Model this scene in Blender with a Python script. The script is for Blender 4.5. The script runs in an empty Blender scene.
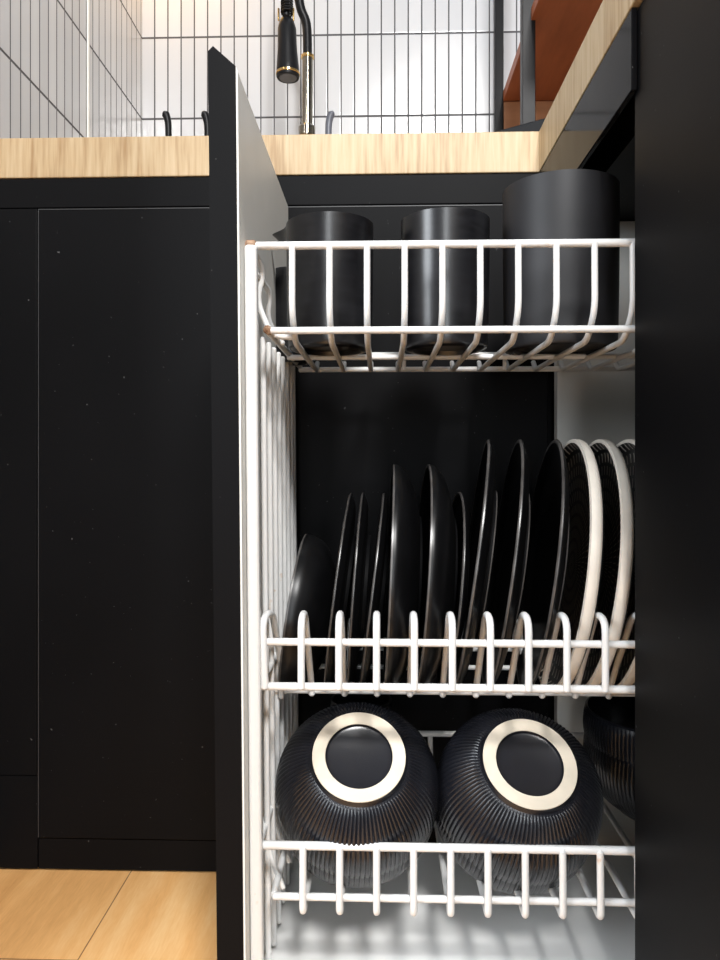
import bpy, bmesh, math, random
from mathutils import Vector, Matrix
random.seed(7)
C = bpy.context.scene
COL = C.collection
PI = math.pi
EYE = 0.507; YAW = math.radians(1.67); F = 721.0
_c, _s = math.cos(YAW), math.sin(YAW)

def at(px, py, Y):
    """world point at depth Y seen at photo pixel (px,py)"""
    t = (px-360)/F
    X = Y*(t*_c-_s)/(_c+t*_s)
    zc = Y*_c-X*_s
    return Vector((X, Y, EYE-(py-456)/F*zc))

# ------------------------------------------------------------------ materials
def new_mat(name):
    m = bpy.data.materials.new(name); m.use_nodes = True
    nt = m.node_tree
    return m, nt, nt.nodes['Principled BSDF']

def N(nt, t, **kw):
    n = nt.nodes.new(t)
    for k, v in kw.items():
        if k.startswith('i_'): n.inputs[k[2:].replace('_', ' ')].default_value = v
        else: setattr(n, k, v)
    return n

def math_n(nt, op, a, b=None, c=None):
    n = nt.nodes.new('ShaderNodeMath'); n.operation = op
    for i, v in enumerate((a, b, c)):
        if v is None: continue
        if isinstance(v, (int, float)): n.inputs[i].default_value = v
        else: nt.links.new(v, n.inputs[i])
    return n.outputs[0]

def ramp(nt, fac, stops):
    r = nt.nodes.new('ShaderNodeValToRGB')
    while len(r.color_ramp.elements) < len(stops): r.color_ramp.elements.new(.5)
    for e, (p, c) in zip(r.color_ramp.elements, stops):
        e.position = p; e.color = (*c, 1)
    nt.links.new(fac, r.inputs[0])
    return r.outputs[0]

def coords(nt, scale=(1, 1, 1)):
    tc = nt.nodes.new('ShaderNodeTexCoord')
    mp = nt.nodes.new('ShaderNodeMapping'); mp.inputs['Scale'].default_value = scale
    nt.links.new(tc.outputs['Object'], mp.inputs['Vector'])
    return mp.outputs[0]

def noise(nt, vec, scale, detail=3, rough=.5):
    n = nt.nodes.new('ShaderNodeTexNoise')
    n.inputs['Scale'].default_value = scale; n.inputs['Detail'].default_value = detail
    n.inputs['Roughness'].default_value = rough
    nt.links.new(vec, n.inputs['Vector'])
    return n.outputs['Fac']

def bump(nt, b, h, strength=.2, dist=.001):
    n = nt.nodes.new('ShaderNodeBump'); n.inputs['Strength'].default_value = strength
    n.inputs['Distance'].default_value = dist
    nt.links.new(h, n.inputs['Height']); nt.links.new(n.outputs[0], b.inputs['Normal'])

def simple(name, col, rough=.5, metal=0, var=.08, scale=40, spec=.5, coat=0, bmp=0, col2=None, lo=.35, hi=.65, stretch=(1, 1, 1)):
    m, nt, b = new_mat(name)
    v = coords(nt, stretch)
    f = noise(nt, v, scale, 4)
    c2 = col2 or tuple(min(1, x*(1+var)) for x in col)
    c1 = tuple(x*(1-var) for x in col) if col2 is None else col
    nt.links.new(ramp(nt, f, [(lo, c1), (hi, c2)]), b.inputs['Base Color'])
    b.inputs['Roughness'].default_value = rough; b.inputs['Metallic'].default_value = metal
    b.inputs['Specular IOR Level'].default_value = spec
    b.inputs['Coat Weight'].default_value = coat
    if bmp: bump(nt, b, f, bmp)
    return m

M = {}
def laminate(name, base, rough, spec=.5):
    m, nt, b = new_mat(name)
    v = coords(nt)
    f = noise(nt, v, 5, 3)
    nt.links.new(ramp(nt, f, [(.3, tuple(x*.85 for x in base)), (.7, tuple(x*1.15 for x in base))]), b.inputs['Base Color'])
    # dust specks
    sp = noise(nt, v, 260, 1)
    sc = N(nt, 'ShaderNodeMixRGB'); sc.inputs[2].default_value = (.25, .25, .25, 1)
    nt.links.new(b.inputs['Base Color'].links[0].from_socket, sc.inputs[1])
    nt.links.new(math_n(nt, 'MULTIPLY', math_n(nt, 'GREATER_THAN', sp, .80), .3), sc.inputs[0])
    nt.links.new(sc.outputs[0], b.inputs['Base Color'])
    r = math_n(nt, 'ADD', math_n(nt, 'MULTIPLY', f, rough*.24), rough*.88)
    nt.links.new(r, b.inputs['Roughness'])
    b.inputs['Specular IOR Level'].default_value = spec
    return m
M['black_door'] = laminate('black_laminate', (.0032, .0032, .0038), .52, .09)
M['black_gloss'] = laminate('black_gloss_laminate', (.008, .008, .009), .09, .5)
M['black_gloss'].node_tree.nodes['Principled BSDF'].inputs['IOR'].default_value = 1.10
M['seam'] = simple('black_edge_band', (.03, .03, .032), .45)
M['white_board'] = simple('white_melamine', (.74, .73, .69), .45, var=.03, scale=12, bmp=.03)
M['tray'] = simple('white_bottom_board', (.86, .86, .85), .4, var=.03, scale=15, bmp=.03)

# white plastic-coated wire with a few rusty spots
def wire_mat():
    m, nt, b = new_mat('white_coated_wire')
    v = coords(nt)
    f = noise(nt, v, 28, 4, .7)
    nt.links.new(ramp(nt, f, [(.0, (.76, .76, .76)), (.66, (.75, .75, .74)), (.73, (.66, .52, .42)), (.82, (.42, .2, .1))]), b.inputs['Base Color'])
    b.inputs['Roughness'].default_value = .32
    bump(nt, b, noise(nt, v, 160, 2), .25, .0006)
    return m
M['wire'] = wire_mat()
M['ceramic'] = simple('black_matte_ceramic', (.004, .004, .0045), .34, var=.25, scale=30, spec=.3, bmp=.02)
M['cup_ceramic'] = simple('black_satin_ceramic', (.008, .008, .0095), .28, var=.3, scale=60, spec=.6, bmp=.05, stretch=(1, 1, 3))
M['matte_cup'] = simple('black_matte_cup', (.014, .014, .016), .5, var=.15, scale=25, spec=.35, bmp=.02)
M['rim_glint'] = simple('dark_rim_glint', (.065, .06, .057), .3, var=.3, scale=50)  # lighter than the glaze: edge highlight of the glossy rims painted in
M['cream'] = simple('unglazed_cream_clay', (.70, .62, .50), .6, var=.06, scale=70, bmp=.1)
M['cream_rim'] = simple('unglazed_pale_rim', (.74, .68, .60), .5, var=.06, scale=40, bmp=.05)
M['ribbed'] = simple('black_ribbed_glaze', (.009, .0095, .013), .27, var=.2, scale=30, spec=.6)
M['black_metal'] = simple('black_metal', (.007, .007, .008), .4, .0, spec=.2)
M['steel'] = simple('dark_chrome', (.30, .27, .22), .16, 1, var=.1)
M['brass'] = simple('brass', (.75, .5, .2), .2, 1, var=.1)
M['grey_plastic'] = simple('grey_plastic', (.12, .13, .16), .4)
M['slate'] = simple('black_slate', (.005, .005, .006), .5, spec=.2)

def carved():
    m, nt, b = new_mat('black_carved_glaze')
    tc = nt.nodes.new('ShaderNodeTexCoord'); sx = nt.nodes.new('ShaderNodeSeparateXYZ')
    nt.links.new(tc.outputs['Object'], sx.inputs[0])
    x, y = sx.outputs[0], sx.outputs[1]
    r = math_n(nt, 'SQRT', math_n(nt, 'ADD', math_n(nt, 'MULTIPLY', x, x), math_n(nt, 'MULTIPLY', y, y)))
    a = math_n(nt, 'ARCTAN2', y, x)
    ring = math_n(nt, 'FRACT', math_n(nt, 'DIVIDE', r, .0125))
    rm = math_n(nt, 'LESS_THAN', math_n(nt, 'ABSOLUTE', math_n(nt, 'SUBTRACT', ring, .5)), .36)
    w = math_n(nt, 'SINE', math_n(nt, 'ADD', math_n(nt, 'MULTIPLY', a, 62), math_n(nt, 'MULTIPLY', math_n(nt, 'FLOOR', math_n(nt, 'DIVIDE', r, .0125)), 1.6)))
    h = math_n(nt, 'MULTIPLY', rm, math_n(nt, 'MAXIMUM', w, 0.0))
    nt.links.new(ramp(nt, h, [(.55, (.008, .008, .009)), (.95, (.75, .70, .62))]), b.inputs['Base Color'])  # pale dashes paint the glints of the carving into the colour
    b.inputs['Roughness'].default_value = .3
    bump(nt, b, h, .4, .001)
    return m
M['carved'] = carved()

def wood_edge():
    m, nt, b = new_mat('light_oak_worktop')
    v = coords(nt, (1, 1, .05))
    f = noise(nt, v, 190, 3, .6)
    v2 = coords(nt, (1, 1, .3))
    g = noise(nt, v2, 14, 3)
    s = math_n(nt, 'ADD', math_n(nt, 'MULTIPLY', f, .65), math_n(nt, 'MULTIPLY', g, .35))
    nt.links.new(ramp(nt, s, [(.36, (.34, .215, .105)), (.47, (.46, .33, .185)), (.60, (.53, .405, .25))]), b.inputs['Base Color'])
    b.inputs['Roughness'].default_value = .5
    bump(nt, b, f, .1, .0006)
    return m
M['worktop'] = wood_edge()

def oak_floor():
    m, nt, b = new_mat('oak_floor_planks')
    tc = nt.nodes.new('ShaderNodeTexCoord'); sx = nt.nodes.new('ShaderNodeSeparateXYZ')
    nt.links.new(tc.outputs['Object'], sx.inputs[0])
    x, y = sx.outputs[0], sx.outputs[1]
    W, L = .19, 1.2
    u = math_n(nt, 'DIVIDE', math_n(nt, 'ADD', x, .311), W)
    col = math_n(nt, 'FLOOR', u); fu = math_n(nt, 'FRACT', u)
    vv = math_n(nt, 'DIVIDE', math_n(nt, 'ADD', math_n(nt, 'ADD', y, -.728), math_n(nt, 'MULTIPLY', math_n(nt, 'ADD', col, 1), .43)), L)
    row = math_n(nt, 'FLOOR', vv); fv = math_n(nt, 'FRACT', vv)
    eu = math_n(nt, 'LESS_THAN', fu, .007); ev = math_n(nt, 'LESS_THAN', fv, .0014)
    seam = math_n(nt, 'MAXIMUM', eu, ev)
    cmb = nt.nodes.new('ShaderNodeCombineXYZ')
    nt.links.new(math_n(nt, 'ADD', math_n(nt, 'MULTIPLY', x, 9), math_n(nt, 'MULTIPLY', col, 3.7)), cmb.inputs[0])
    nt.links.new(math_n(nt, 'ADD', math_n(nt, 'MULTIPLY', y, .9), math_n(nt, 'MULTIPLY', row, 5.3)), cmb.inputs[1])
    f = noise(nt, cmb.outputs[0], 5, 4, .55)
    fine = noise(nt, cmb.outputs[0], 60, 2)
    wn = nt.nodes.new('ShaderNodeTexWhiteNoise'); wn.noise_dimensions = '2D'
    cc = nt.nodes.new('ShaderNodeCombineXYZ'); nt.links.new(col, cc.inputs[0]); nt.links.new(row, cc.inputs[1])
    nt.links.new(cc.outputs[0], wn.inputs['Vector'])
    s = math_n(nt, 'ADD', math_n(nt, 'ADD', math_n(nt, 'MULTIPLY', f, .5), math_n(nt, 'MULTIPLY', fine, .2)), math_n(nt, 'MULTIPLY', wn.outputs['Value'], .16))
    c = ramp(nt, s, [(.25, (.62, .30, .10)), (.45, (.80, .43, .16)), (.62, (.88, .55, .25))])
    mx = N(nt, 'ShaderNodeMixRGB'); mx.inputs[2].default_value = (.25, .12, .05, 1)
    nt.links.new(c, mx.inputs[1]); nt.links.new(seam, mx.inputs[0])
    nt.links.new(mx.outputs[0], b.inputs['Base Color'])
    b.inputs['Roughness'].default_value = .45
    bump(nt, b, fine, .12, .0006)
    return m
M['floor'] = oak_floor()

def tile_mat(name, axis, off, zoff):
    m, nt, b = new_mat(name)
    tc = nt.nodes.new('ShaderNodeTexCoord'); sx = nt.nodes.new('ShaderNodeSeparateXYZ')
    nt.links.new(tc.outputs['Object'], sx.inputs[0])
    u = math_n(nt, 'DIVIDE', math_n(nt, 'SUBTRACT', sx.outputs[axis], off), .0275)
    v = math_n(nt, 'DIVIDE', math_n(nt, 'SUBTRACT', sx.outputs[2], zoff), .1672)
    du = math_n(nt, 'MULTIPLY', math_n(nt, 'ABSOLUTE', math_n(nt, 'SUBTRACT', math_n(nt, 'FRACT', math_n(nt, 'ADD', u, .5)), .5)), .0275)
    dv = math_n(nt, 'MULTIPLY', math_n(nt, 'ABSOLUTE', math_n(nt, 'SUBTRACT', math_n(nt, 'FRACT', math_n(nt, 'ADD', v, .5)), .5)), .1672)
    d = math_n(nt, 'MINIMUM', math_n(nt, 'MULTIPLY', du, 1.25), math_n(nt, 'MULTIPLY', dv, .85))
    g = math_n(nt, 'LESS_THAN', d, .0017)
    wn = nt.nodes.new('ShaderNodeTexWhiteNoise'); wn.noise_dimensions = '2D'
    cc = nt.nodes.new('ShaderNodeCombineXYZ')
    nt.links.new(math_n(nt, 'FLOOR', u), cc.inputs[0]); nt.links.new(math_n(nt, 'FLOOR', v), cc.inputs[1])
    nt.links.new(cc.outputs[0], wn.inputs['Vector'])
    c = ramp(nt, wn.outputs['Value'], [(0, (.50, .51, .53)), (1, (.58, .59, .61))])
    mx = N(nt, 'ShaderNodeMixRGB'); mx.inputs[2].default_value = (.07, .07, .075, 1)
    nt.links.new(c, mx.inputs[1]); nt.links.new(g, mx.inputs[0])
    nt.links.new(mx.outputs[0], b.inputs['Base Color'])
    nt.links.new(math_n(nt, 'ADD', math_n(nt, 'MULTIPLY', g, .6), .2), b.inputs['Roughness'])
    mr = nt.nodes.new('ShaderNodeMapRange'); mr.inputs['From Max'].default_value = .003
    nt.links.new(d, mr.inputs['Value'])
    bump(nt, b, mr.outputs[0], .3, .001)
    return m

def red_wood():
    m, nt, b = new_mat('red_brown_wood')
    v = coords(nt, (1, .15, 1))
    f = noise(nt, v, 26, 4, .6)
    nt.links.new(ramp(nt, f, [(.3, (.20, .055, .02)), (.7, (.34, .10, .04))]), b.inputs['Base Color'])
    b.inputs['Roughness'].default_value = .45
    return m
M['red_wood'] = red_wood()
M['brown_wood'] = simple('brown_wood', (.30, .14, .07), .5, var=.15, scale=30, stretch=(.2, 1, 1))
M['plaster'] = simple('white_plaster', (.7, .69, .67), .8, var=.03, scale=10)

# ------------------------------------------------------------------ geometry helpers
class B:
    def __init__(s): s.v = []; s.f = []; s.sm = []
    def add(s, vs, fs, smooth=True):
        o = len(s.v); s.v += [tuple(v) for v in vs]
        s.f += [tuple(i+o for i in f) for f in fs]; s.sm += [smooth]*len(fs)
        return s
    def box(s, x0, x1, y0, y1, z0, z1, bev=0):
        bm = bmesh.new()
        bmesh.ops.create_cube(bm, size=1)
        for v in bm.verts:
            v.co = Vector(((x0+x1)/2+v.co.x*(x1-x0), (y0+y1)/2+v.co.y*(y1-y0), (z0+z1)/2+v.co.z*(z1-z0)))
        if bev: bmesh.ops.bevel(bm, geom=bm.edges[:]+bm.verts[:], offset=bev, segments=2, affect='EDGES', profile=.5)
        bm.verts.index_update()
        s.add([v.co.copy() for v in bm.verts], [[v.index for v in f.verts] for f in bm.faces], False)
        bm.free(); return s
    def prism(s, pts, y0, y1):
        """pts in XZ, extruded along Y"""
        n = len(pts)
        vs = [(p[0], y0, p[1]) for p in pts]+[(p[0], y1, p[1]) for p in pts]
        fs = [list(range(n)), list(range(2*n-1, n-1, -1))]+[[i, i+n, (i+1) % n+n, (i+1) % n] for i in range(n)]
        return s.add(vs, fs, False)
    def prism_z(s, pts, z0, z1):
        n = len(pts)
        vs = [(p[0], p[1], z0) for p in pts]+[(p[0], p[1], z1) for p in pts]
        fs = [list(range(n))[::-1], list(range(n, 2*n))]+[[i, (i+1) % n, (i+1) % n+n, i+n] for i in range(n)]
        return s.add(vs, fs, False)
    def tube(s, pts, r, fillet=0, seg=10, arc=5, radii=None):
        P = [Vector(p) for p in pts]
        if fillet:
            Q = [P[0]]
            for i in range(1, len(P)-1):
                a, b, c = P[i-1], P[i], P[i+1]
                d1 = (a-b); d2 = (c-b)
                f = min(fillet, d1.length*.48, d2.length*.48)
                p0 = b+d1.normalized()*f; p2 = b+d2.normalized()*f
                for k in range(arc+1):
                    t = k/arc
                    Q.append((1-t)**2*p0+2*t*(1-t)*b+t*t*p2)
            Q.append(P[-1]); P = Q
        R = radii or [r]*len(P)
        # rounded ends
        t0 = (P[1]-P[0]).normalized(); t1 = (P[-1]-P[-2]).normalized()
        P = [P[0]-t0*R[0]*.5]+P+[P[-1]+t1*R[-1]*.5]
        R = [R[0]*.55]+list(R)+[R[-1]*.55]
        n = len(P); up = Vector((0, 0, 1))
        t = (P[1]-P[0]).normalized()
        if abs(t.dot(up)) > .95: up = Vector((1, 0, 0))
        nrm = (up-t*up.dot(t)).normalized()
        vs = []
        for i in range(n):
            if i == 0: t = (P[1]-P[0])
            elif i == n-1: t = (P[-1]-P[-2])
            else: t = (P[i+1]-P[i]).normalized()+(P[i]-P[i-1]).normalized()
            t = t.normalized()
            nrm = (nrm-t*nrm.dot(t)).normalized(); bn = t.cross(nrm)
            for k in range(seg):
                a = 2*PI*k/seg
                vs.append(P[i]+(nrm*math.cos(a)+bn*math.sin(a))*R[i])
        fs = []
        for i in range(n-1):
            for k in range(seg):
                k2 = (k+1) % seg
                fs.append([i*seg+k, i*seg+k2, (i+1)*seg+k2, (i+1)*seg+k])
        fs.append(list(range(seg))[::-1]); fs.append([(n-1)*seg+k for k in range(seg)])
        return s.add(vs, fs)
    def lathe(s, prof, seg=64, closed=False, mod=None, c=(0, 0, 0)):
        """prof list of (r,z); mod(r,z,angle,i)->(x,y,z)"""
        vs = []; n = len(prof); idx = []
        for i, (r, z) in enumerate(prof):
            if r < 1e-6:
                p = mod(0, z, 0, i) if mod else (0, 0, z)
                idx.append([len(vs)]*seg); vs.append((p[0]+c[0], p[1]+c[1], p[2]+c[2]))
            else:
                row = []
                for k in range(seg):
                    a = 2*PI*k/seg
                    p = mod(r, z, a, i) if mod else (r*math.cos(a), r*math.sin(a), z)
                    row.append(len(vs)); vs.append((p[0]+c[0], p[1]+c[1], p[2]+c[2]))
                idx.append(row)
        fs = []
        for i in range(n if closed else n-1):
            A = idx[i]; Bq = idx[(i+1) % n]
            for k in range(seg):
                k2 = (k+1) % seg
                f = [A[k], A[k2], Bq[k2], Bq[k]]
                g = []
                for q in f:
                    if q not in g: g.append(q)
                if len(g) > 2: fs.append(g)
        return s.add(vs, fs)
    def build(s, name, mat, parent=None, sharp=40):
        me = bpy.data.meshes.new(name)
        me.from_pydata(s.v, [], s.f)
        me.polygons.foreach_set('use_smooth', s.sm)
        bm = bmesh.new(); bm.from_mesh(me)
        bmesh.ops.recalc_face_normals(bm, faces=bm.faces)
        for e in bm.edges:
            if len(e.link_faces) == 2 and e.calc_face_angle(0) > math.radians(sharp): e.smooth = False
        bm.to_mesh(me); bm.free()
        me.materials.append(mat)
        o = bpy.data.objects.new(name, me); COL.objects.link(o)
        if parent: o.parent = parent
        return o

def tag(o, label=None, cat=None, group=None, kind=None):
    if label: o['label'] = label
    if cat: o['category'] = cat
    if group: o['group'] = group
    if kind: o['kind'] = kind
    return o
def thing(name, label, cat, loc=(0, 0, 0), group=None):
    o = bpy.data.objects.new(name, None); COL.objects.link(o); o.empty_display_size = .02
    o.location = loc
    return tag(o, label, cat, group)
def struct(name, b, mat):
    return tag(b.build(name, mat), kind='structure')
def copy_tree(o, parent=None):
    c = o.copy(); COL.objects.link(c)
    if parent: c.parent = parent
    for ch in list(o.children): copy_tree(ch, c)
    return c
def catmull(pts, n=6):
    out = []
    P = [pts[0]]+list(pts)+[pts[-1]]
    for i in range(1, len(P)-2):
        for k in range(n):
            t = k/n
            out.append(tuple(.5*((2*P[i][j])+(-P[i-1][j]+P[i+1][j])*t+(2*P[i-1][j]-5*P[i][j]+4*P[i+1][j]-P[i+2][j])*t*t+(-P[i-1][j]+3*P[i][j]-3*P[i+1][j]+P[i+2][j])*t**3) for j in range(len(P[0]))))
    out.append(tuple(pts[-1])); return out

# ------------------------------------------------------------------ room
YW = 1.475; XL = at(142, 100, YW).x; YC = .883
TOPZ = at(270, 134.5, YC).z; WB = at(270, 175, YC).z
XR = .192; FL = -.009
struct('floor', B().box(XL, 2.6, -2.6, YW, -.05, FL), M['floor'])
zrow = at(300, 117, YW).z
M['tile_back'] = tile_mat('white_stacked_tiles', 0, at(287.5, 100, YW).x, zrow)
tl = (lambda px: XL*F/(px-381))
M['tile_left'] = tile_mat('white_stacked_tiles_side', 1, tl(5), zrow)
struct('wall_back', B().box(XL-.1, 2.6, YW, YW+.1, 0, 2.5), M['tile_back'])
struct('wall_left', B().box(XL-.1, XL, .58, YW, 0, 2.5), M['tile_left'])
struct('wall_right', B().box(2.6, 2.7, -2.6, YW+.1, 0, 2.5), M['plaster'])
struct('trim_1', B().box(XL-.001, XL+.003, 1.196, 1.2, TOPZ, 2.2), M['white_board'])

# continuous L-shaped oak worktop
wt = B().prism_z([(XL+.001, YC), (XR, YC), (XR, -.3), (XR+.6, -.3), (XR+.6, YW-.001), (XL+.001, YW-.001)], WB, TOPZ).build('worktop', M['worktop'])
bv = wt.modifiers.new('bevel', 'BEVEL'); bv.width = .0012; bv.segments = 2; bv.limit_method = 'ANGLE'
tag(wt, 'light oak L-shaped worktop above the black base cabinets', 'worktop')

# back run base cabinet
zr = at(270, 206, YC).z
cab = thing('base_cabinet', 'matt black base cabinet with framed door under the oak worktop, left of the pull-out', 'cabinet', (-.3, YC, 0))
def part(bd, name, mat, par):
    o = bd.build(name, mat, par)
    o.location = -par.location
    return o
dx0 = at(38, 500, YC).x; dzb = at(38, 838, YC).z
xs = -.140
part(B().box(XL+.002, xs, YC+.02, YW-.02, .04, WB-.001), 'body', M['black_door'], cab)
part(B().box(XL+.002, xs, YC+.001, YC+.02, zr+.001, WB-.001, .0008), 'top_rail', M['black_door'], cab)
part(B().box(XL+.002, dx0-.0012, YC-.001, YC+.02, at(20, 775, YC).z, zr-.0005, .0008), 'filler_panel', M['black_door'], cab)
part(B().box(XL+.002, dx0-.0012, YC+.001, YC+.02, .003+FL, at(20, 776, YC).z, .0008), 'lower_filler', M['black_door'], cab)
part(B().box(dx0, xs-.0015, YC, YC+.019, dzb, zr-.001, .0012), 'door', M['black_door'], cab)
part(B().box(dx0, xs-.001, YC+.002, YC+.02, .003+FL, dzb-.0015), 'plinth', M['black_door'], cab)

part(B().box(dx0+.0004, xs-.002, YC-.0006, YC+.001, zr-.0022, zr-.0010), 'edge_band', M['seam'], cab)
part(B().box(dx0+.0002, dx0+.0012, YC-.0006, YC+.001, dzb+.001, zr-.0023), 'edge_band', M['seam'], cab)
cab2 = thing('base_cabinet', 'matt black base cabinet behind the dish racks, right of the pull-out front', 'cabinet', (.05, YC, 0))
part(B().box(xs+.001, XR+.2, YC+.02, YW-.02, .04, WB-.001), 'body', M['black_door'], cab2)
part(B().box(xs+.001, XR+.011, YC+.001, YC+.02, zr+.001, WB-.001, .0008), 'top_rail', M['black_door'], cab2)
part(B().box(xs+.001, XR+.011, YC, YC+.019, dzb, zr-.001, .0012), 'door', M['black_door'], cab2)
part(B().box(xs+.002, XR+.010, YC-.0006, YC+.001, zr-.0022, zr-.0010), 'edge_band', M['seam'], cab2)
part(B().box(xs+.001, XR+.011, YC+.002, YC+.02, .003+FL, dzb-.0015), 'plinth', M['black_door'], cab2)

# right run: open cabinet carcass the pull-out belongs to
YN = .568
RB = at(605, 183, .75).z
oc = thing('corner_cabinet', 'open black and white corner cabinet holding the pull-out racks', 'cabinet', (.5, .72, 0))
xw = at(557, 400, .868).x
part(B().box(xw, .78, .867, YC-.001, .02, RB-.002), 'side_panel', M['white_board'], oc)
part(B().box(XR+.030, .78, YN-.016, YN, .02, RB-.002), 'side_panel', M['white_board'], oc)
part(B().box(.765, .78, YN+.001, .866, .02, RB-.002), 'back_panel', M['white_board'], oc)
part(B().box(XR+.012, .764, YN+.001, .866, .02, .035), 'bottom_panel', M['white_board'], oc)
part(B().box(XR+.0005, XR+.005, YN-.008, YC-.002, RB, WB-.001, .0008), 'top_rail', M['black_gloss'], oc)
part(B().box(XR+.030, .78, YN-.016, YC-.002, RB-.001, WB-.001), 'top_board', M['black_door'], oc)

nc = thing('base_cabinet', 'tall plain black cabinet front at right, nearest the camera', 'cabinet', (.5, .2, 0))
part(B().box(XR+.022, .78, -.28, YN-.018, .02, WB-.002), 'body', M['black_door'], nc)
xn = at(634.5, 500, YN-.001).x
part(B().box(xn, xn+.019, -.28, YN-.001, .01, WB-.002, .0010), 'door', M['black_door'], nc)

# ------------------------------------------------------------------ pull-out unit
po = thing('pull_out_rack', 'white wire pull-out dish rack with a tall black front panel', 'pull-out rack', (0, .72, .06))
WR = .0030
# front panel (seen on edge), slightly out of plumb as in the photograph
YD = .561; YDF = .868
ztl = at(208, 46, YD).z; ztr = at(235, 66, YD).z
xa = at(208.5, 300, YD).x
lean = lambda px_top, px_bot: (at(px_top, 70, YD).x, at(px_bot, 960, YD).x)
def lx(px0, px1, z):          # linear interpolation over height between two measured positions
    a = at(px0, 60, YD); b = at(px1, 960, YD)
    return b.x+(a.x-b.x)*(z-b.z)/(a.z-b.z)
zb = .03
outer = [(lx(208, 217, zb), zb), (lx(237-1.5, 245-1.5, zb), zb), (lx(235.5, 243.5, ztr), ztr), (lx(208, 217, ztl)+.004, ztl), (lx(208, 217, ztl), ztl-.004)]
part(B().prism(outer, YD, YDF), 'front_panel', M['black_door'], po)
inner = [(lx(235.6, 243.6, zb), zb), (lx(237.5, 245.5, zb), zb), (lx(237.5, 245.5, ztr-.004), ztr-.004), (lx(235.6, 243.6, ztr), ztr)]
part(B().prism(inner, YD+.0004, YDF), 'inner_lining', M['white_board'], po)
def wx(z, off=0): return lx(237.5, 245.5, z)+off     # inner face
# frame post
def post(Y, w, z1, nm='frame_post'):
    z0 = .06
    b = B()
    for a, bq in ((z0, z1),):
        pts = [(wx(a, .0055)+dx, Y+dy, a) for dx, dy in ((-.005, -w), (.005, -w), (.005, w), (-.005, w))]
        pts += [(wx(bq, .0055)+dx, Y+dy, bq) for dx, dy in ((-.005, -w), (.005, -w), (.005, w), (-.005, w))]
        b.add(pts, [[3, 2, 1, 0], [4, 5, 6, 7], [0, 1, 5, 4], [1, 2, 6, 5], [2, 3, 7, 6], [3, 0, 4, 7]], False)
    o = part(b, nm, M['wire'], po)
    m = o.modifiers.new('bevel', 'BEVEL'); m.width = .003; m.segments = 3
    return o
zt = at(300, 245.5, .59).z
post(.583, .006, zt-.002); post(.835, .006, zt-.03)
# side wires between the baskets
ys = [.62, .651, .682, .713, .744, .775, .806]
def wpart(pts, r, name='wire', par=None, fillet=0, mat=None):
    o = B().tube(pts, r, fillet=fillet).build(name, mat or M['wire'], par)
    return o
for y in ys:
    z0 = .065; z1 = at(300, 332, .59).z
    o = part(B().tube([(wx(z0, .0085), y, z0), (wx(z1, .0085), y, z1)], .0026), 'side_wire', M['wire'], po)
XE = .56
YB = .832
# top basket
def basket(name):
    e = bpy.data.objects.new(name, None); COL.objects.link(e); e.parent = po; e.location = -po.location; e.empty_display_size = .02
    return e
def mesh_basket(name, tubes, label=None):
    b = B()
    for pts, r, fl in tubes: b.tube(pts, r, fillet=fl)
    o = part(b, name, M['wire'], po)
    if label: o['label'] = label
    return o
YF = .59
z_tt = zt; z_tl = at(300, 331, YF).z
xl = wx(z_tt, .004)
xlow = at(268, 331, YF).x
tb = mesh_basket('top_basket', [
    ([(xl, YF, z_tt), (XE, YF, z_tt)], .0034, 0),
    ([(xlow, YB-.01, z_tl), (xlow, YF-.002, z_tl), (XE, YF-.002, z_tl)], .0030, .004),
    ([(xlow, at(300, 356, .72).y, z_tl-.004), (XE, .72, z_tl-.004)], .0028, 0),
    ([(xlow, YB-.01, z_tl-.004), (XE, YB-.01, z_tl-.004)], .0030, 0),
    # left end: curved loop beside the post
    ([(xl+.002, YF+.002, z_tt-.004), (xl+.008, YF+.02, z_tt-.016), (xl+.001, YF+.02, z_tl+.03), (xlow, YF+.02, z_tl-.001), (xlow+.02, YF+.02, z_tl-.002)], .0026, .02),
    ([(xl+.002, YF+.012, z_tt-.02), (xl+.008, YF+.05, z_tt-.026), (xl+.004, YF+.06, z_tl+.02), (xlow+.004, YF+.06, z_tl-.001)], .0026, .01),
])
for k in range(20):
    X = -.0728+.0307*k
    if X > XE: break
    y = YF
    pts = [(X, y-.001, z_tt), (X, y-.002, z_tl+.016), (X, y+.020, z_tl-.006), (X, YB-.02, z_tl-.006), (X, YB-.008, z_tl+.004)]
    o = B().tube(pts, .0027, fillet=.012).build('wire', M['wire'], tb)
for px in (400, 505):     # little upright clips at the rear of the bottom
    p = at(px, 350, .74)
    zc = at(px, 365, .79).z
    b = B().tube([(p.x-.03, .77, p.z), (p.x+.005, .77, p.z), (p.x+.005, .77, p.z-.016)], .0022, fillet=.002)
    b.build('clip', M['wire'], tb)

M['rust'] = simple('rusty_weld', (.16, .07, .03), .8, col2=(.45, .30, .20), scale=300, bmp=.4)
part(B().tube([(xl-.003, YF-.001, z_tt+.0005), (xl+.003, YF, z_tt+.0008)], .0042), 'rusty_weld', M['rust'], po)['label'] = 'rust-brown weld at the top corner'
part(B().tube([(xlow-.001, YF-.003, z_tl+.0015), (xlow+.002, YF-.001, z_tl-.0005)], .0036), 'rusty_weld', M['rust'], po)['label'] = 'rust-brown weld at the lower corner'
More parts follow.
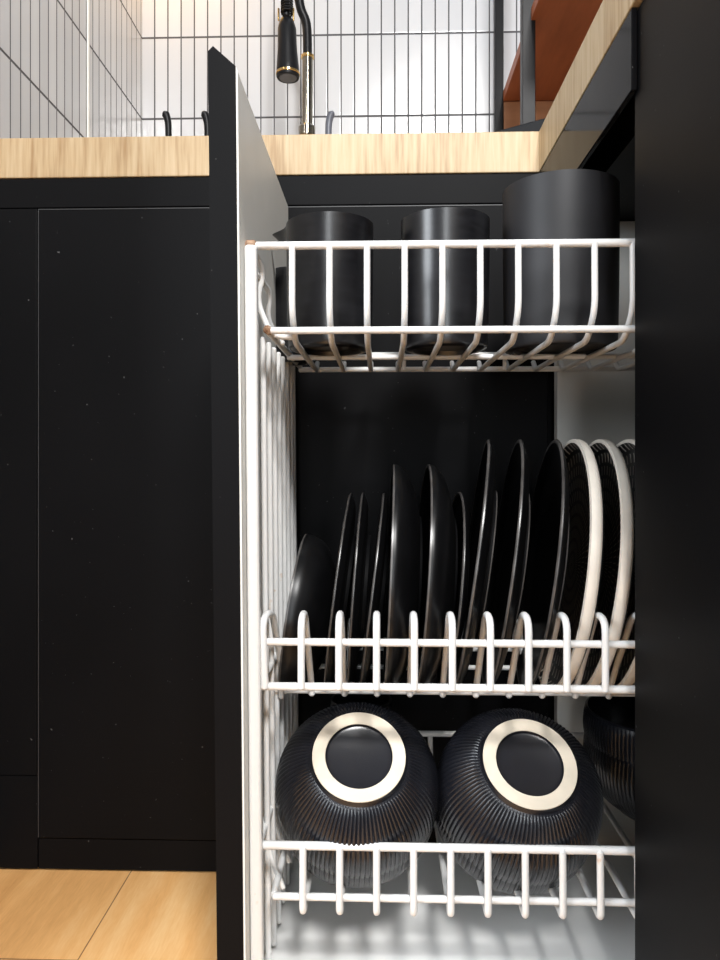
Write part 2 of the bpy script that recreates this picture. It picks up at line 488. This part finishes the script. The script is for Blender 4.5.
# plate rack
z_pu = at(300, 642, YF).z; z_pl = at(300, 686.5, YF).z; z_ph = at(300, 615, YF+.012).z
xp = wx(z_pu, .008)
YM = .68; z_m = .2855
pr = mesh_basket('plate_rack', [
    ([(xp, YF, z_pu), (XE, YF, z_pu)], .0032, 0),
    ([(xp, YB-.01, z_pl), (xp, YF, z_pl), (XE, YF, z_pl)], .0034, .004),
    ([(xp, YM, z_m-.0005), (XE, YM, z_m-.0005)], .0026, 0),
    ([(xp, .76, z_m-.0005), (XE, .76, z_m-.0005)], .0026, 0),
    ([(xp, YB-.01, z_pl-.03), (XE, YB-.01, z_pl-.03)], .0026, 0),
])
for k in range(-1, 20):
    X = -.0650+.0307*k
    if X > XE: break
    pts = [(X, YF-.004, z_pl), (X, YF-.004, z_ph+.001), (X, YF+.022, z_ph+.001), (X, YM-.004, z_m+.002), (X, YM-.004, z_m-.0025)]
    r = .0030
    if k == -1: pts = [(X+.001, YF-.004, z_pl), (X-.001, YF-.004, z_ph+.001), (X+.003, YF+.022, z_ph+.001), (X+.004, YM-.02, z_m+.03), (X+.001, YM, z_m-.006)]
    B().tube(pts, r, fillet=.013).build('hoop', M['wire'], pr)
    pts = [(X, .765, z_m-.004), (X, .785, z_m+.04), (X, .805, z_m+.04), (X, YB-.01, z_pl-.03)]
    B().tube(pts, .0024, fillet=.01).build('rear_hoop', M['wire'], pr)

# bottom basket
z_bt = at(300, 845.5, YF).z; z_bl = at(300, 898, YF).z; z_bb = at(300, 910, YF).z
xb = wx(z_bt, .006)
bb = mesh_basket('bottom_basket', [
    ([(xb, YB, z_bt), (xb, YF, z_bt), (XE, YF, z_bt)], .0034, .004),
    ([(xb+.012, YF+.002, z_bl), (XE, YF+.002, z_bl)], .0030, 0),
    ([(xb+.012, YB, z_bl), (xb+.012, YF+.004, z_bl)], .0028, 0),
    ([(xb, YB, z_bt), (XE, YB, z_bt)], .0034, 0),
    ([(xb+.01, .70, z_bb-.005), (XE, .70, z_bb-.005)], .0028, 0),
    ([(xb+.01, YB-.01, z_bb-.005), (XE, YB-.01, z_bb-.005)], .0028, 0),
    ([(xb+.002, YF+.03, z_bt), (xb+.004, YF+.03, z_bl+.02), (xb+.016, YF+.03, z_bb)], .0024, .01),
    ([(xb+.002, YF+.07, z_bt), (xb+.004, YF+.07, z_bl+.02), (xb+.016, YF+.07, z_bb)], .0024, .01),
])
for k in range(21):
    X = -.0638+.0301*k
    if X > XE: break
    pts = [(X, YF-.002, z_bt), (X, YF-.004, z_bb), (X, YB-.006, z_bb), (X, YB, z_bt)]
    B().tube(pts, .0030, fillet=.006).build('wire', M['wire'], bb)
# white bottom board of the pull-out
part(B().box(wx(.06, .001), XE, .572, .838, .050, .058, .001), 'bottom_board', M['tray'], po)

# ------------------------------------------------------------------ plates
def plate_profile(R, lip, dep, foot):
    # local +z is the opening side; rim at z=0
    out = catmull([(R, -.0006), (R+.0002, -lip*.6), (R-.003, -lip), (R*.86, -lip-(dep-lip)*.45), (foot+.006, -dep+.004), (foot+.001, -dep+.003)], 5)
    out += [(foot, -dep), (foot-.004, -dep), (foot-.006, -dep+.004), (0, -dep+.004)]
    inn = [(0, -dep+.0075)]+catmull([(foot*.9, -dep+.0075), (foot+.004, -dep+.009), (R*.88, -lip*.55-(dep-lip)*.3), (R-.006, -.003), (R-.0035, 0)], 5)
    return out, inn
def make_plate(name, R, lip, dep, foot, face, rim, base='ceramic'):
    out, inn = plate_profile(R, lip, dep, foot)
    if rim == 'cream_rim':
        split = [p for p in out if p[1] > -lip-.0004 and p[0] > R-.006]
        bo = B().lathe([split[-1]]+[p for p in out if p not in split], 96); nout = len(bo.f)
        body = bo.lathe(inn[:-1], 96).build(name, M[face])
        body.data.materials.append(M[base])
        for f in body.data.polygons:          # outer side carries the plain glaze
            if f.index < nout: f.material_index = 1
        B().lathe([inn[-2], inn[-1]]+split, 96).build('rim', M[rim], body)
    else:
        rp = [(R-.0035, 0), (R-.0012, .0004), (R, -.0006), (R, -.0022)]
        body = B().lathe([rp[-1]]+out[3:], 96).lathe(inn, 96).build(name, M[face])
        B().lathe(rp, 96).build('rim', M[rim], body)
        if name == 'dinner_plate': B().lathe([(foot+.0006, -dep+.001), (foot+.0003, -dep-.0001), (foot-.0006, -dep-.0002)], 96).build('foot_edge', M[rim], body)  # highlight on the foot painted as a lighter edge
    return body
def pose_plate(o, pxtop, R, tilt, turn=0):
    Y = .72; Zc = z_m+math.sqrt(R*R-.0016)-.0012
    Zt = Zc+R*math.cos(tilt)
    Xt = at(pxtop, 450, Y).x
    Xc = Xt-R*math.sin(tilt)
    ang = PI/2  # +z -> -x
    # local z -> (-cos t, 0, sin t) ; leaning so that the top goes to +x
    zax = Vector((-math.cos(tilt), 0, math.sin(tilt))); yax = Vector((0, 1, 0)); xax = yax.cross(zax)
    m = Matrix.Rotation(turn, 4, 'Z') @ Matrix((xax, yax, zax)).transposed().to_4x4(); m.translation = Vector((Xc, Y, Zc))
    o.matrix_world = m
D = math.radians
G1 = 'black plates standing in the plate rack'
# small deep bowl leaning at the far left
def bowl_profile(R, H, foot):
    out = catmull([(R, 0), (R*.985, -H*.25), (R*.86, -H*.6), (foot+.008, -H*.9), (foot+.001, -H+.003)], 6)+[(foot, -H), (foot-.004, -H), (foot-.005, -H+.003), (0, -H+.003)]
    inn = [(0, -H+.007)]+catmull([(foot, -H+.008), (R*.82, -H*.56), (R*.95, -H*.22), (R-.003, 0)], 6)
    return out, inn
def make_dish(name, R, H, foot):
    out, inn = bowl_profile(R, H, foot)
    body = B().lathe(out, 96).lathe(inn, 96).build(name, M['ceramic'])
    B().lathe([(R-.003, 0), (R-.0015, .0005), (R, 0), (R, -.0015)], 96).build('rim', M['rim_glint'], body)
    return body
d = make_dish('small_bowl', .078, .042, .03); pose_plate(d, 305, .078, D(8)); tag(d, 'small deep black bowl leaning at the left end of the plate rack', 'bowl')
sm = None
for px, tl_, lab in ((350, 7, 'small black side plate, first one right of the leaning small bowl'),
                     (362, 4, 'small black side plate, middle of the three side plates in the rack'),
                     (383, 7, 'small black side plate, third one, just left of the deep dishes')):
    if sm is None: sm = o = make_plate('side_plate', .0975, .003, .012, .055, 'ceramic', 'rim_glint')
    else: o = copy_tree(sm)
    tag(o, lab, 'plate', 'small black side plates'); pose_plate(o, px, .0975, D(tl_))
dd = None
for px, tl_, lab in ((393, 2.5, 'deep black dish standing in the rack, left one of the pair'),
                     (428, 4, 'deep black dish standing in the rack, right one of the pair')):
    if dd is None: dd = o = make_dish('deep_dish', .111, .030, .06)
    else: o = copy_tree(dd)
    tag(o, lab, 'dish', 'deep black dishes'); pose_plate(o, px, .111, D(tl_))
o = make_plate('medium_plate', .098, .003, .011, .06, 'ceramic', 'rim_glint'); pose_plate(o, 459, .098, D(6))
tag(o, 'thin mid-sized black plate between the deep dishes and the large plates', 'plate')
lp = None
for px, lab in ((487, 'large black plate, leftmost of the three large plain ones'),
                (518, 'large black plate, middle of the three large plain ones'),
                (554, 'large black plate, right of the plain ones, beside the pale-rimmed plates')):
    if lp is None: lp = o = make_plate('dinner_plate', .1235, .004, .016, .074, 'ceramic', 'rim_glint')
    else: o = copy_tree(lp)
    tag(o, lab, 'plate', 'large plain black plates'); pose_plate(o, px, .1235, D(8), D(-5.5))
cp = None
for px, lab in ((572, 'black carved plate with pale rim, left one of those in front of the white panel'),
                (598, 'black carved plate with pale rim, second one, standing right of its twin'),
                (627, 'pale-rimmed black plate at the right end, cut off by the cabinet front')):
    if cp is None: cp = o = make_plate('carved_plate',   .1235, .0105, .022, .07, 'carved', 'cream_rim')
    else: o = copy_tree(cp)
    tag(o, lab, 'plate', 'carved black plates with pale rims'); pose_plate(o, px, .1235, D(7), D(-2.5))

# ------------------------------------------------------------------ ribbed bowls
def make_bowl():
    R, H = .0735, .0745
    prof = catmull([(.0725, 0), (.0738, .008), (.0742, .022), (.0705, .040), (.0615, .055), (.050, .0655), (.0425, .0695)], 9)
    ribs = 104; seg = ribs*5
    def mod(r, z, a, i):
        k = min(1, max(0, z/.008))*min(1, max(0, (.0694-z)/.002))
        w = abs(math.sin(a*ribs/2))**.8
        rr = r+k*(w-.6)*.0011
        return (rr*math.cos(a), rr*math.sin(a), z+k*(w-.6)*.0005)
    b = B().lathe(prof, seg, mod=mod)
    b.lathe([(.0425, .0695), (.0412, .0712), (.0405, .0738)], 96)
    b.lathe([(.0290, .0738), (.0280, .0712), (.0255, .0705), (0, .0705)], 96)
    inner = [(0, .066)]+catmull([(.03, .065), (.047, .061), (.058, .052), (.067, .038), (.0705, .02), (.0695, 0), (.0725, 0)], 6)
    b.lathe(inner, 96)
    o = b.build('ribbed_bowl', M['ribbed'])
    B().lathe([(.0405, .0736), (.0402, .0744), (.0294, .0744), (.0290, .0736)], 96).build('foot_ring', M['cream'], o)
    o.children[0]['label'] = 'cream unglazed foot ring'
    return o
def pose_axis(o, P, a, spin=0):
    z = Vector(a).normalized(); x = Vector((1, 0, 0)); x = (x-z*x.dot(z)).normalized(); y = z.cross(x)
    m = Matrix((x, y, z)).transposed().to_4x4() @ Matrix.Rotation(spin, 4, 'Z'); m.translation = Vector(P)
    o.matrix_world = m
bw = make_bowl()
GB = 'upturned ribbed black bowls'
def stack(px, py, a, Y, labs):
    global first
    a = Vector(a).normalized()
    Fp = at(px, py, Y)
    for i, lab in enumerate(labs):
        o = bw if first else copy_tree(bw); first = False
        pose_axis(o, Fp-a*(.0744+.019*i), a, .3*i)
        tag(o, lab, 'bowl', GB)
first = True
e = D(50)
stack(359, 755, (.05, -math.cos(e), math.sin(e)), .622, ['ribbed black bowl upside down at left, cream foot ring facing out', 'ribbed black bowl underneath the left upturned bowl, only its lower edge showing'])
stack(530, 762, (.07, -math.cos(e), math.sin(e)), .625, ['ribbed black bowl upside down in the middle, its cream foot ring tilted right', 'ribbed black bowl underneath the middle upturned bowl, only its lower edge showing'])
for zc3, lab in ((.215, 'lower of two nested black bowls standing upright in shadow at the right'), (.243, 'upper of two nested black bowls standing upright in shadow at the right')):
    o = copy_tree(bw); pose_axis(o, (.287, .755, zc3), (0, 0, -1)); tag(o, lab, 'bowl', 'upright ribbed bowls in the shadow')

# ------------------------------------------------------------------ cups in the top basket
z_f = z_tl-.006+.0029     # top of the bottom wires
def cup(name, px, w, ytop, Y, mat, label, cat='cup', spout=False, handle=None, taper=.93):
    P = at(px, 300, Y); R = w/2/F*(Y)
    Zt = at(px, ytop, Y-R).z; H = Zt-z_f
    prof = [(0, .004), (R*taper-.010, .004), (R*taper-.008, 0), (R*taper-.004, 0)]+catmull([(R*taper-.002, .0015), (R*taper+.001, .008), (R*(taper+1)/2+.001, H*.5), (R, H-.006), (R, H-.001)], 6)+[(R-.0015, H)]
    prof += [(R-.003, H-.001)]+catmull([(R-.0035, H-.008), (R*(taper+1)/2-.003, H*.5), (R*taper-.004, .012), (R*taper-.010, .007)], 5)+[(0, .0065)]
    def mod(r, z, a, i):
        x, y = r*math.cos(a), r*math.sin(a)
        if spout:
            da = (a-D(150)+PI) % (2*PI)-PI
            k = math.exp(-(da/.30)**2)*max(0, (z-H*.72)/(H*.28))**1.5
            x += k*.028*math.cos(D(150)); y += k*.028*math.sin(D(150)); z += k*.002
        return x, y, z
    o = B().lathe(prof, 96, mod=mod).build(name, M[mat])
    o.location = (P.x, Y, z_f)
    tag(o, label, cat)
    if handle is not None:
        dx, dy = math.cos(handle), math.sin(handle)
        q = [(R*.96, H*.78), (R+.012, H*.82), (R+.026, H*.7), (R+.026, H*.42), (R+.012, H*.27), (R*.955, H*.3)]
        B().tube([(r*dx, r*dy, z) for r, z in catmull(q, 5)], .0045).build('handle', M[mat], o)
    return o
cup('milk_jug', 330, 87, 211, .685, 'cup_ceramic', 'black ceramic jug with a pointed spout, left in the top basket', 'jug', spout=True)
cup('mug', 445, 88, 207, .685, 'cup_ceramic', 'plain black mug in the middle of the top basket', 'mug', handle=D(75))
cup('tall_cup', 560, 112, 170, .69, 'matte_cup', 'large tall black cup at the right of the top basket', 'cup', taper=.95)
cup('espresso_cup', 291, 41, 266, .775, 'cup_ceramic', 'small black cup squeezed in behind the jug at the left', 'cup', taper=.98)
# tumbler behind the left bowl stack
p = at(361, 700, .775)
H = at(361, 691, .80).z-(z_bb+.003)
R = .033
o = B().lathe([(0, .003), (R*.85-.003, .003), (R*.85-.002, 0), (R*.85, .001)]+catmull([(R*.86, .004), (R*.93, H*.5), (R, H-.001)], 5)+[(R-.001, H), (R-.0025, H)]+catmull([(R-.003, H-.002), (R*.93-.003, H*.5), (R*.86-.004, .008)], 4)+[(0, .006)], 64).build('tumbler', M['ceramic'])
o.location = (p.x, .775, z_bb+.003)
B().lathe([(R-.0026, H), (R-.0012, H+.0006), (R+.0002, H-.0005)], 64).build('rim', M['rim_glint'], o)
tag(o, 'black tumbler behind the left upturned bowls, only its rim showing', 'tumbler')

# ------------------------------------------------------------------ on the worktop
# tap
Yt = 1.33
fa = thing('kitchen_tap', 'tall dark metal kitchen tap with a hanging black spray head', 'tap', (at(307, 100, Yt).x, Yt, TOPZ))
fx = fa.location.x
h0 = TOPZ
zring = at(308, 57, Yt).z
part(B().lathe([(0, 0), (.027, 0), (.027, .006), (.022, .012), (.0135, .02)], 40, c=(fx, Yt, h0)), 'base', M['steel'], fa)
part(B().tube([(fx, Yt, h0+.01), (fx+.001, Yt, zring)], .0100, seg=20), 'riser', M['steel'], fa)
zc_ = at(307, 131, Yt).z
part(B().lathe([(.0118, -.012), (.0155, -.010), (.0155, .006), (.0118, .010)], 32, c=(fx, Yt, zc_)), 'collar', M['steel'], fa)
part(B().lathe([(.010, -.003), (.0122, -.002), (.0122, .002), (.010, .003)], 32, c=(fx+.001, Yt, zring)), 'ring', M['brass'], fa)
hd = at(288, 40, 1.2)
zh = at(288, 78, 1.2).z
arc = catmull([(fx+.001, Yt, zring), (fx-.001, Yt, zring+.06), at(300, 5, Yt-.005), at(294, -40, Yt-.02), at(289, -95, 1.26), at(287, -70, 1.2), at(287, -35, 1.195), at(286, -8, 1.197)], 6)
part(B().tube(arc, .0085, seg=16), 'hose_arm', M['black_metal'], fa)
# spring loops round the hose near the spray head
zz = at(286, 14, 1.2).z
sp = []
for i in range(80):
    a = i*.9; sp.append((hd.x-.002+.0095*math.cos(a), 1.2+.0095*math.sin(a), zz+.0006*i))
part(B().tube(sp, .0016, seg=6), 'spring', M['black_metal'], fa)
for sx_ in (-1, 1): part(B().tube([(hd.x-.003+sx_*.0125, 1.198, zz-.012), (hd.x-.003+sx_*.0125, 1.198, zz+.008)], .0016, seg=6), 'side_clip', M['brass'], fa)
part(B().tube([(hd.x-.003, 1.2, zz-.004), (hd.x-.003, 1.2, zz+.06)], .006), 'hose_end', M['black_metal'], fa)
L = zz-zh
part(B().lathe([(0, 0), (.0185, 0), (.0195, .003), (.0185, .02), (.016, L*.5), (.0155, L*.8), (.012, L*.93), (.007, L), (0, L)], 40, c=(0, 0, 0), mod=lambda r, z, a, i: (hd.x+r*math.cos(a)-z*.03, 1.2+r*math.sin(a)+z*.08, zh+z)), 'spray_head', M['black_metal'], fa)
part(B().lathe([(.0186, .004), (.0202, .005), (.0202, .008), (.0186, .009)], 40, c=(hd.x, 1.2, zh)), 'spray_ring', M['brass'], fa)
part(B().lathe([(.0, -.001), (.014, -.001), (.015, .001)], 32, c=(hd.x, 1.2, zh)), 'spray_plate', M['grey_plastic'], fa)

# dish brushes standing on the worktop with their handles up
def brush(px, Y, mat, label, bend):
    p = at(px, 130, Y); top = at(px, 113, Y).z
    t = thing('dish_brush', label, 'brush', (p.x, Y, TOPZ), 'dish brushes beside the sink')
    b = B()
    pts = catmull([(p.x, Y, TOPZ+.045), (p.x, Y, TOPZ+.12), (p.x+.001*bend, Y, top-.035), (p.x-.0015*bend, Y, top-.010), (p.x-.006*bend, Y, top)], 6)
    n = len(pts)
    b.tube(pts, .004, seg=12, radii=[.0055+.0022*(i/(n-1))**2 if i < n-2 else .0055 for i in range(n)])
    part(b, 'handle', mat, t)
    part(B().lathe([(0, .047), (.012, .047), (.024, .040), (.026, .03), (0, .03)], 32, c=(p.x, Y, TOPZ)), 'head', mat, t)
    part(B().lathe([(0, 0), (.024, 0), (.0235, .0295), (0, .0295)], 32, c=(p.x, Y, TOPZ)), 'bristles', M['white_board'], t)
brush(168, 1.33, M['black_metal'], 'black curved brush handle rising left of the pull-out front', 1)
brush(207, 1.33, M['black_metal'], 'black brush handle half hidden by the pull-out front panel', 1)
brush(329, 1.33, M['grey_plastic'], 'blue-grey brush handle just right of the tap', -1)

# black slate board lying on the corner of the worktop
a = at(548, 118, .885); bq = at(484, 132, .93)
ux = Vector((a.x-bq.x, a.y-bq.y, 0)).normalized(); uy = Vector((-ux.y, ux.x, 0))
A2 = Vector((.205, .886, 0)); Bp = A2-ux*.085
if uy.y < 0: uy = -uy
q = [Bp, A2, A2+uy*.2, Bp+uy*.2]
sb = B().prism_z([(v.x, v.y) for v in q], TOPZ+.0005, TOPZ+.019).build('slate_board', M['slate'])
m = sb.modifiers.new('bevel', 'BEVEL'); m.width = .002; m.segments = 2
tag(sb, 'black slab lying askew on the inner corner of the oak worktop', 'board')

# metal shelf unit with red-brown boards standing on the worktop
sh = thing('shelf_unit', 'black metal shelf unit with red-brown wooden shelf in the back corner', 'shelf', (.3, 1.3, TOPZ))
zs = at(530, 104, 1.46).z
x1 = at(499, 50, 1.45).x; x2 = at(526.5, 50, 1.2).x
def sq(x, y, w, z0, z1, name='post', mat='black_metal'):
    part(B().box(x-w, x+w, y-w, y+w, z0, z1, .001), name, M[mat], sh)
sq(x1, 1.455, .008, TOPZ, 2.0); sq(x2, 1.19, .0105, TOPZ, 2.0); sq(.78, 1.455, .009, TOPZ, 2.0); sq(.78, 1.19, .009, TOPZ, 2.0)
part(B().box(x1+.008, .77, .95, 1.465, zs, zs+.02, .001), 'shelf_board', M['red_wood'], sh)
part(B().box(x1+.009, .77, 1.446, 1.465, at(530, 134, 1.45).z-.2, zs-.001, .001), 'back_board', M['brown_wood'], sh)

# ------------------------------------------------------------------ light
def area(name, loc, target, sx, sy, power, col):
    l = bpy.data.lights.new(name, 'AREA'); l.shape = 'RECTANGLE'; l.size = sx; l.size_y = sy; l.energy = power; l.color = col
    o = bpy.data.objects.new(name, l); COL.objects.link(o); o.location = loc
    o.rotation_euler = (Vector(target)-Vector(loc)).to_track_quat('-Z', 'Y').to_euler()
    return o
area('window_light', (-2.0, -.9, 1.5), (-.2, .9, .6), 1.0, 1.3, 36, (.90, .95, 1.0))
area('rear_fill_light', (-.05, -2.3, 1.15), (0, .8, .6), .4, 1.9, 17, (.93, .97, 1.0))  # added light behind the camera, stretched low to reach the pale cabinet panel
area('ceiling_light', (.28, -.95, 2.15), (0, .75, .3), .34, .34, 42, (1, .99, .975))
area('tile_fill_light', (-.1, 1.15, 2.2), (-.05, 1.3, .9), .9, .2, 1.6, (.80, .90, 1.0))  # added cool fill washing the back tiles, no hood there
area('corner_lamp', (XL+.10, 1.38, 1.66), (XL+.03, 1.45, 1.4), .12, .06, .6, (1, .52, .1))
w = bpy.data.worlds.new('world'); C.world = w; w.use_nodes = True
w.node_tree.nodes['Background'].inputs[0].default_value = (.85, .92, 1, 1)
w.node_tree.nodes['Background'].inputs[1].default_value = .09

# ------------------------------------------------------------------ camera
cd = bpy.data.cameras.new('camera'); cam = bpy.data.objects.new('camera', cd); COL.objects.link(cam)
cam.location = (0, 0, EYE); cam.rotation_euler = (PI/2, 0, YAW)
cd.sensor_width = 36; cd.sensor_fit = 'AUTO'; cd.lens = F/960*36; cd.clip_start = .02
cd.shift_y = -24/960
C.camera = cam
C.view_settings.view_transform = 'Standard'; C.view_settings.look = 'None'
C.view_settings.gamma = 1; C.view_settings.use_curve_mapping = False; C.view_settings.exposure = .75
